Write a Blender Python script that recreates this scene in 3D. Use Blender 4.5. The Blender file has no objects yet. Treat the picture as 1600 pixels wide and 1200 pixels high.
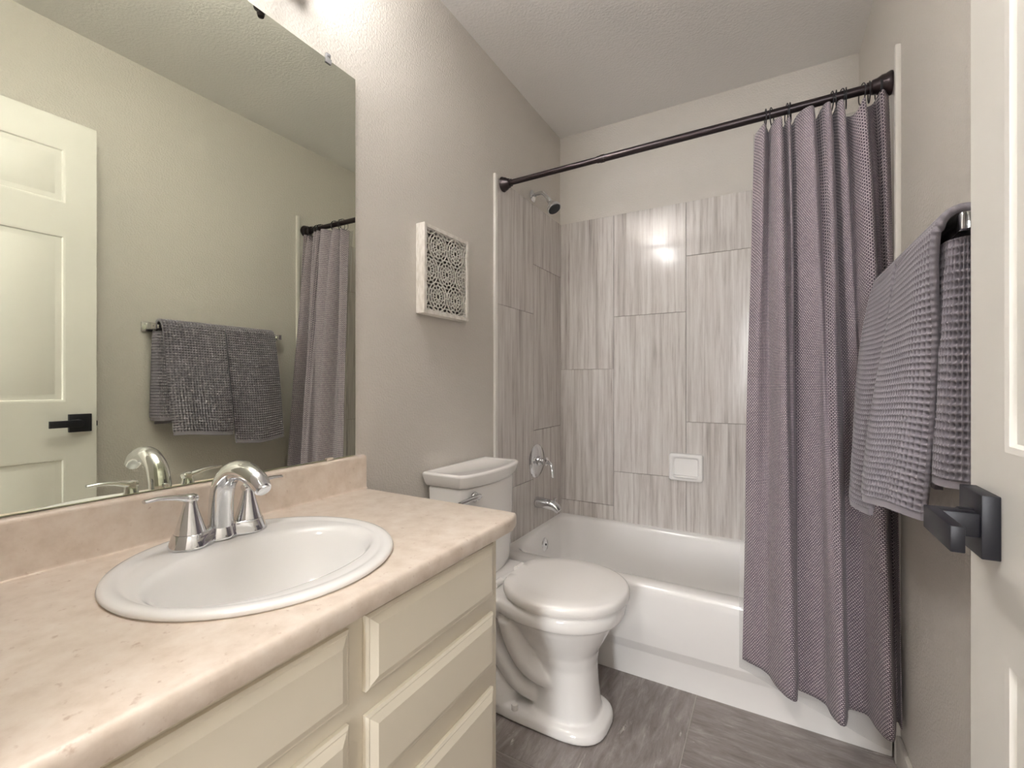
import bpy, bmesh, math, random
import numpy as np
from mathutils import Vector, Matrix, noise
random.seed(7)
PI = math.pi
C = bpy.context.scene.collection
sc = bpy.context.scene

# ------------------------------------------------------------------ camera, world, light, exposure
W, D, H = 1.345, 2.352, 2.443            # room width, depth to the back wall, ceiling height
CAM = (1.026, 0.0, 1.0753)
YAW = math.atan(404 / 711.0)
cd = bpy.data.cameras.new('camera'); cam = bpy.data.objects.new('camera', cd); C.objects.link(cam)
cam.location = CAM; cam.rotation_euler = (PI / 2, 0, YAW)
cd.sensor_width = 36; cd.lens = 711 / 1600 * 36; cd.clip_start = 0.01
cd.shift_y = -2 / 1600
sc.camera = cam
wd = bpy.data.worlds.new('world'); sc.world = wd; wd.use_nodes = True
wd.node_tree.nodes['Background'].inputs[0].default_value = (1, .97, .94, 1)
wd.node_tree.nodes['Background'].inputs[1].default_value = 0.6
sc.view_settings.view_transform = 'Standard'; sc.view_settings.look = 'None'
sc.view_settings.gamma = 1; sc.view_settings.use_curve_mapping = False
sc.view_settings.exposure = 1.02
sc.cycles.max_bounces = 12; sc.cycles.diffuse_bounces = 6; sc.cycles.glossy_bounces = 6
sc.cycles.transparent_max_bounces = 12; sc.cycles.caustics_reflective = False; sc.cycles.caustics_refractive = False
sc.cycles.sample_clamp_indirect = 6
LAMP = 17.0           # shade glass of the vanity light
BULB = 4500.0         # bulbs inside the shades, shining up through their open tops
HALL_FILL = 6.0          # added unseen fill lamp on the hall ceiling, watts
def area_light(name, loc, rot, size, power, col):
    l = bpy.data.lights.new(name, 'AREA'); l.shape = 'DISK'; l.size = size; l.energy = power; l.color = col
    o = bpy.data.objects.new(name, l); C.objects.link(o); o.location = loc; o.rotation_euler = rot; return o
area_light('added_hall_fill', (0.85, -0.62, H - 0.10), (0, 0, 0), 0.30, HALL_FILL, (1, .985, .975))  # unseen lamp added to brighten the bathroom through the doorway
WINDOW_FILL = 42.0          # fill light added at a made-up window of the room behind the camera, watts
HB = -3.3            # far wall of that room
l = bpy.data.lights.new('added_window_fill', 'AREA'); l.shape = 'RECTANGLE'; l.size = .44; l.size_y = 1.3; l.energy = WINDOW_FILL; l.color = (.97, .985, 1)
o = bpy.data.objects.new('added_window_fill', l); C.objects.link(o); o.location = (1.08, HB + .02, 1.45); o.rotation_euler = (PI / 2, 0, 0)  # added area light, evens out the brightness from behind the camera

# ------------------------------------------------------------------ materials
def srgb(r, g, b):
    f = lambda c: (c / 255 / 12.92) if c / 255 <= .04045 else ((c / 255 + .055) / 1.055) ** 2.4
    return (f(r), f(g), f(b), 1)
class NT:
    def __init__(s, name):
        s.m = bpy.data.materials.new(name); s.m.use_nodes = True; s.t = s.m.node_tree; s.n = s.t.nodes
        s.p = s.n['Principled BSDF']
    def node(s, typ, **kw):
        n = s.n.new(typ)
        for k, v in kw.items():
            if k in n.inputs: n.inputs[k].default_value = v
            else: setattr(n, k, v)
        return n
    def link(s, a, ao, b, bi):
        s.t.links.new(a.outputs[ao], b.inputs[bi])
    def set(s, **kw):
        for k, v in kw.items(): s.p.inputs[k.replace('_', ' ')].default_value = v
        return s
    def coords(s, kind='Object', scale=(1, 1, 1)):
        tc = s.node('ShaderNodeTexCoord'); mp = s.node('ShaderNodeMapping'); mp.inputs['Scale'].default_value = scale
        s.link(tc, kind, mp, 'Vector'); return mp
    def ramp(s, src, out, stops):
        r = s.node('ShaderNodeValToRGB'); e = r.color_ramp.elements
        while len(e) < len(stops): e.new(.5)
        for q, (p, c) in zip(e, stops): q.position = p; q.color = c
        s.link(src, out, r, 'Fac'); return r
    def bump(s, src, out, strength, dist):
        b = s.node('ShaderNodeBump'); b.inputs['Strength'].default_value = strength; b.inputs['Distance'].default_value = dist
        s.link(src, out, b, 'Height'); s.link(b, 'Normal', s.p, 'Normal'); return b
def plain(name, col, rough=.5, metal=0., **kw):
    t = NT(name); t.set(Base_Color=col, Roughness=rough, Metallic=metal, **kw); return t.m
def paint(name, col, rough, scale, strength, dist):
    t = NT(name); t.set(Base_Color=col, Roughness=rough, Specular_IOR_Level=.35)
    mp = t.coords('Object'); nz = t.node('ShaderNodeTexNoise', Scale=scale, Detail=2.5, Roughness=.55); t.link(mp, 0, nz, 'Vector')
    r = t.ramp(nz, 'Fac', [(.38, (0, 0, 0, 1)), (.66, (1, 1, 1, 1))]); t.bump(r, 'Color', strength, dist); return t.m
M = {}
M['wall'] = paint('wall_paint', srgb(212, 207, 200), .55, 150, .42, .0022)
M['ceiling'] = paint('ceiling_paint', srgb(234, 232, 230), .8, 110, .35, .0022)
M['trim'] = plain('trim_white', srgb(232, 229, 224), .35)
M['doorpaint'] = plain('door_paint', srgb(228, 226, 220), .38)
M['porcelain'] = plain('white_porcelain', srgb(244, 242, 240), .09, Coat_Weight=.3, Coat_Roughness=.05)
M['tubwhite'] = plain('tub_enamel', srgb(242, 240, 238), .13, Coat_Weight=.3, Coat_Roughness=.06)
M['sinkwhite'] = plain('sink_enamel', srgb(243, 242, 240), .12)
M['seat'] = plain('seat_plastic', srgb(243, 240, 237), .2)
M['chrome'] = plain('chrome', srgb(225, 226, 228), .07, 1.)
M['mirrorm'] = plain('mirror_silver', (.80, .825, .71, 1), .0, 1.)
M['mirroredge'] = plain('mirror_edge', srgb(205, 215, 180), .2)
M['black'] = plain('black_metal', srgb(27, 27, 34), .42, .2)
M['bronze'] = plain('dark_bronze', srgb(46, 38, 40), .32, .6)
M['darkhole'] = plain('dark_rubber', srgb(40, 42, 46), .5)
M['clearplastic'] = plain('clear_plastic', srgb(235, 236, 240), .12, Transmission_Weight=.6, IOR=1.45)
M['cabinet'] = plain('cabinet_paint', srgb(235, 227, 209), .42)
M['backing'] = plain('art_backing', srgb(74, 70, 64), .7)
M['bulb'] = NT('bulb_glass').set(Base_Color=(1, 1, 1, 1), Emission_Color=(1, .99, .98, 1), Emission_Strength=BULB).m
M['glow'] = NT('lamp_glass').set(Base_Color=(1, .97, .92, 1), Emission_Color=(1, .99, .98, 1), Emission_Strength=LAMP, Roughness=.4).m

def mk_whitewash():
    t = NT('whitewashed_wood'); t.set(Roughness=.6); mp = t.coords('Object', (60, 14, 14))
    nz = t.node('ShaderNodeTexNoise', Scale=3, Detail=4); t.link(mp, 0, nz, 'Vector')
    r = t.ramp(nz, 'Fac', [(.25, srgb(206, 200, 190)), (.6, srgb(236, 232, 226))]); t.link(r, 'Color', t.p, 'Base Color'); return t.m
M['whitewash'] = mk_whitewash()

def mk_laminate():
    t = NT('laminate_counter'); t.set(Roughness=.32, Specular_IOR_Level=.4); mp = t.coords('Object')
    n1 = t.node('ShaderNodeTexNoise', Scale=26, Detail=6, Roughness=.62); t.link(mp, 0, n1, 'Vector')
    r1 = t.ramp(n1, 'Fac', [(.28, srgb(206, 190, 174)), (.5, srgb(219, 205, 191)), (.72, srgb(228, 217, 205))])
    n2 = t.node('ShaderNodeTexNoise', Scale=75, Detail=3, Roughness=.6); t.link(mp, 0, n2, 'Vector')
    r2 = t.ramp(n2, 'Fac', [(.64, (0, 0, 0, 1)), (.76, (1, 1, 1, 1))])
    mx = t.node('ShaderNodeMix', data_type='RGBA'); t.link(r2, 'Color', mx, 0); t.link(r1, 'Color', mx, 6); mx.inputs[7].default_value = srgb(172, 142, 122)
    mu = t.node('ShaderNodeMath', operation='MULTIPLY'); mu.inputs[1].default_value = .55; t.link(r2, 'Color', mu, 0); t.link(mu, 0, mx, 0)
    t.link(mx, 2, t.p, 'Base Color'); return t.m
M['laminate'] = mk_laminate()

def mk_tile():                                      # UV.x runs across the streaks, UV.y along them; every tile has its own offset in UV
    t = NT('streaked_wall_tile'); t.set(Roughness=.13, Specular_IOR_Level=.5)
    mp = t.coords('UV', (1, 1, 1))
    def stretched(sx, sy, scale, detail, rough):
        m2 = t.node('ShaderNodeMapping'); m2.inputs['Scale'].default_value = (sx, sy, 1); t.link(mp, 0, m2, 'Vector')
        n = t.node('ShaderNodeTexNoise', Scale=scale, Detail=detail, Roughness=rough); t.link(m2, 0, n, 'Vector'); return n
    a = stretched(1, .045, 60, 6, .7); b = stretched(1, .02, 22, 4, .6); c = stretched(1, .03, 34, 5, .62)
    ra = t.ramp(a, 'Fac', [(.28, srgb(168, 160, 155)), (.46, srgb(204, 198, 194)), (.62, srgb(218, 214, 210))])
    rb = t.ramp(b, 'Fac', [(.30, srgb(186, 178, 174)), (.48, srgb(255, 255, 255))])
    mx = t.node('ShaderNodeMix', data_type='RGBA', blend_type='MULTIPLY'); mx.inputs[0].default_value = .7
    t.link(ra, 'Color', mx, 6); t.link(rb, 'Color', mx, 7)
    rc = t.ramp(c, 'Fac', [(.655, (0, 0, 0, 1)), (.70, (1, 1, 1, 1))])
    m3 = t.node('ShaderNodeMix', data_type='RGBA'); mu = t.node('ShaderNodeMath', operation='MULTIPLY'); mu.inputs[1].default_value = .6
    t.link(rc, 'Color', mu, 0); t.link(mu, 0, m3, 0); t.link(mx, 2, m3, 6); m3.inputs[7].default_value = srgb(128, 112, 106)
    t.link(m3, 2, t.p, 'Base Color'); return t.m
M['tile'] = mk_tile()
M['grout'] = plain('grout', srgb(176, 168, 162), .8)

def mk_floor():
    t = NT('slate_floor_tile'); t.set(Roughness=.42, Specular_IOR_Level=.4)
    mp = t.coords('UV')
    n0 = t.node('ShaderNodeTexNoise', Scale=7, Detail=4, Roughness=.6); t.link(mp, 0, n0, 'Vector')
    m2 = t.node('ShaderNodeMapping'); m2.inputs['Scale'].default_value = (1, .2, 1); t.link(mp, 0, m2, 'Vector')
    n1 = t.node('ShaderNodeTexNoise', Scale=38, Detail=6, Roughness=.7, Distortion=.4); t.link(m2, 0, n1, 'Vector')
    r1 = t.ramp(n1, 'Fac', [(.3, srgb(116, 108, 105)), (.52, srgb(142, 134, 131)), (.68, srgb(164, 157, 154))])
    n2 = t.node('ShaderNodeTexNoise', Scale=30, Detail=8, Roughness=.72, Distortion=.6)
    m3 = t.node('ShaderNodeMapping'); m3.inputs['Scale'].default_value = (1, .16, 1); t.link(mp, 0, m3, 'Vector'); t.link(m3, 0, n2, 'Vector')
    r2 = t.ramp(n2, 'Fac', [(.60, (0, 0, 0, 1)), (.66, (1, 1, 1, 1))])
    r0 = t.ramp(n0, 'Fac', [(.34, (0, 0, 0, 1)), (.52, (1, 1, 1, 1))])
    mu = t.node('ShaderNodeMath', operation='MULTIPLY'); t.link(r2, 'Color', mu, 0); t.link(r0, 'Color', mu, 1)
    mx = t.node('ShaderNodeMix', data_type='RGBA'); t.link(mu, 0, mx, 0); t.link(r1, 'Color', mx, 6); mx.inputs[7].default_value = srgb(196, 189, 184)
    t.link(mx, 2, t.p, 'Base Color'); t.bump(n1, 'Fac', .15, .002); return t.m
M['floor'] = mk_floor()

def mk_weave():
    t = NT('basket_weave_fabric'); t.set(Roughness=.85, Specular_IOR_Level=.15, Sheen_Weight=.15)
    mp = t.coords('UV')
    br = t.node('ShaderNodeTexBrick', Scale=1.0); t.link(mp, 0, br, 'Vector')
    br.inputs['Color1'].default_value = srgb(199, 187, 191); br.inputs['Color2'].default_value = srgb(177, 166, 172); br.inputs['Mortar'].default_value = srgb(68, 59, 71)
    br.inputs['Brick Width'].default_value = .0072; br.inputs['Row Height'].default_value = .0050; br.inputs['Mortar Size'].default_value = .00115
    br.inputs['Mortar Smooth'].default_value = .35; br.offset = .5
    t.link(br, 'Color', t.p, 'Base Color')
    inv = t.node('ShaderNodeMath', operation='SUBTRACT'); inv.inputs[0].default_value = 1; t.link(br, 'Fac', inv, 1); t.bump(inv, 0, .5, .0012)
    return t.m
M['weave'] = mk_weave()

def mk_terry():
    t = NT('waffle_terry'); t.set(Base_Color=srgb(138, 133, 141), Roughness=.95, Specular_IOR_Level=.1, Sheen_Weight=.25)
    mp = t.coords('Object'); nz = t.node('ShaderNodeTexNoise', Scale=900, Detail=2); t.link(mp, 0, nz, 'Vector'); t.bump(nz, 'Fac', .5, .001); return t.m
M['terry'] = mk_terry()

def mk_liner():
    t = NT('clear_vinyl'); n = t.n; out = n['Material Output']
    tr = t.node('ShaderNodeBsdfTransparent'); tr.inputs[0].default_value = (.93, .93, .93, 1)
    gl = t.node('ShaderNodeBsdfGlossy', Roughness=.12); df = t.node('ShaderNodeBsdfDiffuse'); df.inputs[0].default_value = (.8, .8, .8, 1)
    a = t.node('ShaderNodeMixShader'); a.inputs[0].default_value = .10; b = t.node('ShaderNodeMixShader'); b.inputs[0].default_value = .10
    t.link(tr, 0, a, 1); t.link(df, 0, a, 2); t.link(a, 0, b, 1); t.link(gl, 0, b, 2); t.link(b, 0, out, 'Surface'); return t.m
M['liner'] = mk_liner()

# ------------------------------------------------------------------ object helpers
base = {}
def tag(o, label=None, cat=None, group=None, kind=None):
    if label: o['label'] = label
    if cat: o['category'] = cat
    if group: o['group'] = group
    if kind: o['kind'] = kind
    return o
def thing(name, label, cat, loc, group=None):
    o = bpy.data.objects.new(name, None); C.objects.link(o); o.location = loc; o.empty_display_size = .05
    base[o] = Vector(loc); return tag(o, label, cat, group)
def obj(name, bm, mat, parent=None, loc=None, smooth=40, mats=None):
    off = base[parent] if parent else Vector(loc or (0, 0, 0))
    if isinstance(bm, bmesh.types.BMesh):
        me = bpy.data.meshes.new(name); bm.to_mesh(me); bm.free()
    else: me = bm; me.name = name
    n = len(me.vertices); co = np.empty(n * 3); me.vertices.foreach_get('co', co)
    co = co.reshape(-1, 3) - np.array(off); me.vertices.foreach_set('co', co.ravel())
    for m in (mats or [mat]): me.materials.append(m)
    if smooth:
        me.polygons.foreach_set('use_smooth', [True] * len(me.polygons)); me.set_sharp_from_angle(angle=math.radians(smooth))
    me.update()
    o = bpy.data.objects.new(name, me); C.objects.link(o)
    if parent: o.parent = parent; base[o] = off
    else: o.location = off; base[o] = off
    return o
def struct(name, bm, mat, parent=None, **kw):
    o = obj(name, bm, mat, parent, **kw)
    if not parent: o['kind'] = 'structure'
    return o
def box(bm, lo, hi, bev=0, seg=2, mi=0):
    v = [bm.verts.new((x, y, z)) for x in (lo[0], hi[0]) for y in (lo[1], hi[1]) for z in (lo[2], hi[2])]
    fs = [bm.faces.new([v[i] for i in q]) for q in ((0, 1, 3, 2), (4, 6, 7, 5), (0, 4, 5, 1), (2, 3, 7, 6), (0, 2, 6, 4), (1, 5, 7, 3))]
    for f in fs: f.material_index = mi
    if bev: bmesh.ops.bevel(bm, geom=list({e for f in fs for e in f.edges}), offset=bev, segments=seg, profile=.5, affect='EDGES')
    return bm
def loft(bm, rings, cap0=True, cap1=True, closed=True):
    vs = [[bm.verts.new(p) for p in r] for r in rings]; n = len(rings[0])
    for a, b in zip(vs, vs[1:]):
        for i in range(n if closed else n - 1):
            j = (i + 1) % n; bm.faces.new((a[i], a[j], b[j], b[i]))
    if cap0: bm.faces.new(list(reversed(vs[0])))
    if cap1: bm.faces.new(vs[-1])
    return vs
def frame_of(d):
    d = d.normalized(); u = Vector((0, 0, 1)) if abs(d.z) < .9 else Vector((1, 0, 0))
    a = d.cross(u).normalized(); return a, d.cross(a).normalized()
def lathe(bm, prof, o, axis=(0, 0, 1), n=32, cap0=True, cap1=True):          # prof: (radius, distance along axis)
    o = Vector(o); ax = Vector(axis).normalized(); a, b = frame_of(ax)
    rings = [[o + ax * h + (a * math.cos(2 * PI * i / n) + b * math.sin(2 * PI * i / n)) * max(r, 1e-4) for i in range(n)] for r, h in prof]
    loft(bm, rings, cap0, cap1); return bm
def tube(bm, pts, rad, n=16, flat=None):                                     # rad: number or list; flat: list of (width, height) scale pairs
    pts = [Vector(p) for p in pts]; rings = []; a = None
    for i, p in enumerate(pts):
        d = (pts[min(i + 1, len(pts) - 1)] - pts[max(i - 1, 0)]).normalized()
        if a is None: a, b = frame_of(d)
        else: a = (a - d * a.dot(d)).normalized(); b = d.cross(a).normalized()
        r = rad[i] if isinstance(rad, (list, tuple)) else rad
        sx, sy = flat[i] if flat else (1, 1)
        rings.append([p + (a * math.cos(2 * PI * k / n) * sx + b * math.sin(2 * PI * k / n) * sy) * r for k in range(n)])
    loft(bm, rings); return bm
def smooth_path(pts, n):                                                     # Catmull-Rom through control points
    P = np.array(pts, float); P = np.vstack([2 * P[0] - P[1], P, 2 * P[-1] - P[-2]]); m = len(P) - 3; out = []
    for k in range(n):
        t = k / (n - 1) * m; i = min(int(t), m - 1); f = t - i; p0, p1, p2, p3 = P[i:i + 4]
        out.append(.5 * (2 * p1 + (p2 - p0) * f + (2 * p0 - 5 * p1 + 4 * p2 - p3) * f * f + (3 * p1 - p0 - 3 * p2 + p3) * f ** 3))
    return np.array(out)
def torus(bm, c, R, r, axis, n=40, k=8, a0=0, a1=2 * PI):
    c = Vector(c); a, b = frame_of(Vector(axis)); full = abs(a1 - a0 - 2 * PI) < 1e-6
    pts = [c + (a * math.cos(a0 + (a1 - a0) * i / n) + b * math.sin(a0 + (a1 - a0) * i / n)) * R for i in range(n if full else n + 1)]
    ax = Vector(axis).normalized(); rings = []
    for p in pts:
        o = (p - c).normalized(); rings.append([p + (o * math.cos(2 * PI * q / k) + ax * math.sin(2 * PI * q / k)) * r for q in range(k)])
    if full: rings.append(rings[0]); loft(bm, rings, False, False); bmesh.ops.remove_doubles(bm, verts=bm.verts, dist=1e-6)
    else: loft(bm, rings)
    return bm
def superell(cx, cy, ax, ay, e, n, z, ax_b=None):                            # ax_b: other half length towards -x
    r = []
    for i in range(n):
        t = 2 * PI * i / n; c, s = math.cos(t), math.sin(t)
        x = math.copysign(abs(c) ** (2 / e), c); y = math.copysign(abs(s) ** (2 / e), s)
        r.append(Vector((cx + x * (ax if x > 0 else (ax_b or ax)), cy + y * ay, z)))
    return r
def add_mod(o, typ, **kw):
    m = o.modifiers.new(typ.lower(), typ)
    for k, v in kw.items(): setattr(m, k, v)
    return m
NB = bmesh.new

# ------------------------------------------------------------------ the setting
T = .12
TY = 1.655                                                  # where the tiled alcove begins
struct('wall_left', box(NB(), (-T, -T, 0), (0, D + T, H)), M['wall'])
struct('wall_right', box(NB(), (W, -T, 0), (W + T, D + T, H)), M['wall'])
struct('wall_back', box(NB(), (0, D, 0), (W, D + T, H)), M['wall'])
bm = box(NB(), (0, -T, 0), (.54, 0, H)); box(bm, (1.285, -T, 0), (W, 0, H)); box(bm, (.54, -T, 2.06), (1.285, 0, H))
struct('wall_front', bm, M['wall'])
struct('ceiling', box(NB(), (-T, HB, H), (W + T, D + T, H + .1)), M['ceiling'])
bm = box(NB(), (-T, HB, 0), (0, -T, H)); box(bm, (W, HB, 0), (W + T, -T, H)); box(bm, (-T, HB - .1, 0), (W + T, HB, H))
struct('wall_hall', bm, M['wall'])
bm = NB()
for a, b in (((.80, .76), (.86, 2.14)), ((1.28, .76), (1.34, 2.14)), ((.80, .74), (1.34, .80)), ((.80, 2.10), (1.34, 2.16))):
    if a[0] < W: box(bm, (a[0], HB, a[1]), (min(b[0], W - .002), HB + .045, b[1]), .002)
struct('added_window_1', bm, M['trim'])  # unseen frame added around the window fill light
bm = box(NB(), (.52, -T, 0), (.54, .004, 2.06), .001); box(bm, (1.268, -T, 0), (1.285, .004, 2.06), .001); box(bm, (.52, -T, 2.04), (1.285, .004, 2.06), .001)
struct('trim_3', bm, M['trim'])                             # door jamb

def uvquad(bm, uvl, f, vals):
    for l, uv in zip(f.loops, vals): l[uvl].uv = uv
def tile_box(bm, uvl, c, u, v, n, hu, hv, th, tilt, off, vein_u=False):      # one rectified tile: face with tiny chamfer, uv in metres
    rot = Matrix.Rotation(tilt[0], 3, u) @ Matrix.Rotation(tilt[1], 3, v); e = .0008
    P = lambda a, b, d: c + rot @ (u * a + v * b) + n * d
    A = [P(-hu + e, -hv + e, 0), P(hu - e, -hv + e, 0), P(hu - e, hv - e, 0), P(-hu + e, hv - e, 0)]
    B = [P(-hu, -hv, -e), P(hu, -hv, -e), P(hu, hv, -e), P(-hu, hv, -e)]
    Z = [P(-hu, -hv, -th), P(hu, -hv, -th), P(hu, hv, -th), P(-hu, hv, -th)]
    va, vb, vz = [[bm.verts.new(p) for p in q] for q in (A, B, Z)]
    def uv(p):
        a = (p - c).dot(u) + off[0]; b = (p - c).dot(v) + off[1]; return (b, a) if vein_u else (a, b)
    f = bm.faces.new(va); uvquad(bm, uvl, f, [uv(x.co) for x in va])
    for q, w in ((va, vb), (vb, vz)):
        for i in range(4):
            j = (i + 1) % 4; f = bm.faces.new((q[i], w[i], w[j], q[j])); uvquad(bm, uvl, f, [uv(x.co) for x in (q[i], w[i], w[j], q[j])])
def tile_wall(name, cols, org, u, v, n, v0, v1, joints, seed):
    rnd = random.Random(seed); bm = NB(); uvl = bm.loops.layers.uv.new('UVMap'); g = .0011
    for k, (a0, a1) in enumerate(cols):
        js = [v0] + [j for j in joints[k] if v0 < j < v1] + [v1]
        for b0, b1 in zip(js, js[1:]):
            c = org + u * ((a0 + a1) / 2) + v * ((b0 + b1) / 2)
            tile_box(bm, uvl, c, u, v, n, (a1 - a0) / 2 - g, (b1 - b0) / 2 - g, .0075, (rnd.uniform(-.0022, .0022), rnd.uniform(-.0022, .0022)), (rnd.uniform(0, 40), rnd.uniform(0, 40)))
    return struct(name, bm, M['tile'], smooth=0)
X, Y, Z = Vector((1, 0, 0)), Vector((0, 1, 0)), Vector((0, 0, 1))
RZ, TT = .343, 1.955
th = .0105
struct('wall_back_grout', box(NB(), (0, D - .004, RZ), (W, D, TT - .001)), M['grout'], smooth=0)
struct('wall_left_grout', box(NB(), (0, TY + .01, RZ), (.004, D - .004, TT - .001)), M['grout'], smooth=0)
struct('wall_right_grout', box(NB(), (W - .004, TY + .01, RZ), (W, D - .004, TT - .001)), M['grout'], smooth=0)
tile_wall('wall_back_tiled', [(0, .31), (.31, .669), (.669, 1.028), (1.028, W)], Vector((0, D - th, 0)), X, Z, -Y, RZ, TT,
          [(.43, 1.148), (.611, 1.421), (.885, 1.691), (.45, 1.15)], 3)
tile_wall('wall_left_tiled', [(TY + .008, 2.002), (2.002, D - th)], Vector((th, 0, 0)), Y, Z, X, RZ, TT, [(.60, 1.414), (.84, 1.66)], 5)
tile_wall('wall_right_tiled', [(TY + .008, 2.002), (2.002, D - th)], Vector((W - th, 0, 0)), Y, Z, -X, RZ, TT, [(.60, 1.414), (.84, 1.66)], 9)
struct('trim_1', box(NB(), (0, TY - .012, RZ), (.012, TY + .008, TT + .012), .002), M['trim'])
struct('trim_2', box(NB(), (W - .013, TY - .006, 0.0), (W, TY + .013, TT + .075), .002), M['trim'])

# floor tiles
bm = NB(); uvl = bm.loops.layers.uv.new('UVMap'); rnd = random.Random(11)
for ix in range(0, 4):
    for iy in range(0, 9):
        x0 = .804 + (ix - 2) * .61; y1 = 1.745 - iy * .61
        a0, a1, b0, b1 = max(x0, 0), min(x0 + .61, W), max(y1 - .61, HB), min(y1, TY + .03)
        if a1 - a0 < .02 or b1 - b0 < .02: continue
        tile_box(bm, uvl, Vector(((a0 + a1) / 2, (b0 + b1) / 2, 0)), X, Y, Z, (a1 - a0) / 2 - .0012, (b1 - b0) / 2 - .0012, .006, (0, 0), (rnd.uniform(0, 30), rnd.uniform(0, 30)), vein_u=(ix + iy) % 2 == 0)
box(bm, (-T, HB, -.1), (W + T, D + T, -.0015), mi=1)
struct('floor', bm, None, smooth=0, mats=[M['floor'], M['grout']])
struct('baseboard_right', box(NB(), (W - .012, .01, 0), (W, TY - .008, .085), .003), M['wall'])
struct('baseboard_left', box(NB(), (0, .93, 0), (.012, TY - .014, .085), .003), M['trim'])

# ------------------------------------------------------------------ door, open against the right wall
DX0, DX1, DY0, DY1, DZ0, DZ1 = 1.230, 1.264, .026, .729, .012, 2.04
def door():
    bm = NB(); box(bm, (DX0 + .006, DY0, DZ0), (DX1 - .006, DY1, DZ1), 0)
    cols = [(DY0, .128), (.128 + .222, .419), (.641, DY1)]              # stiles; panels between
    pan_y = [(.128, .35), (.419, .641)]; pan_z = [(.10, .62), (.808, 1.006), (0, 0)]
    pan_z = [(.17, .80), (1.006, 1.613), (1.732, 1.93)]
    d = root = obj('door_1', bm, M['doorpaint'], loc=(1.25, DY0, DZ0)); d['kind'] = 'structure'
    for sx, face in ((-1, DX0), (1, DX1)):
        bm = NB(); inn = face - sx * .006
        lo, hi = min(face, inn), max(face, inn)
        for a, b in cols: box(bm, (lo, a, DZ0), (hi, b, DZ1))
        zs = [DZ0] + [q for p in pan_z for q in p] + [DZ1]
        for a, b in pan_y:
            for i in range(0, len(zs), 2): box(bm, (lo, a, zs[i]), (hi, b, zs[i + 1]))
        for a, b in pan_y:                                               # moulded edge and raised field of every panel
            for c, e in pan_z:
                def ring(o, dx): return [Vector((face - sx * dx, y, z)) for y, z in ((a + o, c + o), (b - o, c + o), (b - o, e - o), (a + o, e - o))]
                R = [ring(0, 0), ring(.006, .0015), ring(.010, .0075), ring(.014, .0085), ring(.045, .0025), ring(.047, .002)]
                if sx > 0: R = [list(reversed(r)) for r in R]
                loft(bm, [list(reversed(r)) for r in R], False, True)
        bmesh.ops.recalc_face_normals(bm, faces=bm.faces)
        obj('panel_face', bm, M['doorpaint'], d, smooth=20)
    def handle(sx, face):
        def bx(x0, x1, y0, y1, z0, z1, bev):
            a, b = sorted((face + sx * x0, face + sx * x1)); return box(NB(), (a, y0, z0), (b, y1, z1), bev)
        h = obj('door_handle', bx(0, .015, .647, .711, .893, .959, .0012), M['black'], d)
        nk = bx(.015, .046, .650, .672, .914, .939, .001); lathe(nk, [(.0145, .014), (.0145, .026), (.012, .028), (.0, .028)], (face, .672, .926), (sx, 0, 0), 24)
        obj('handle_neck', nk, M['black'], h)
        obj('lever', bx(.044, .055, .584, .672, .914, .939, .001), M['black'], h)
    handle(-1, DX0); handle(1, DX1)
    obj('latch_plate', box(NB(), (1.238, DY1 - .001, .893), (1.26, DY1 + .001, .949)), M['black'], d)
    obj('latch_bolt', box(NB(), (1.243, DY1, .91), (1.255, DY1 + .008, .93), .002), M['black'], d)
    for z in (.25, 1.02, 1.8):
        obj('hinge', tube(NB(), [(1.262, .024, z - .045), (1.262, .024, z + .045)], .006), M['black'], d)
door()

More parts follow.
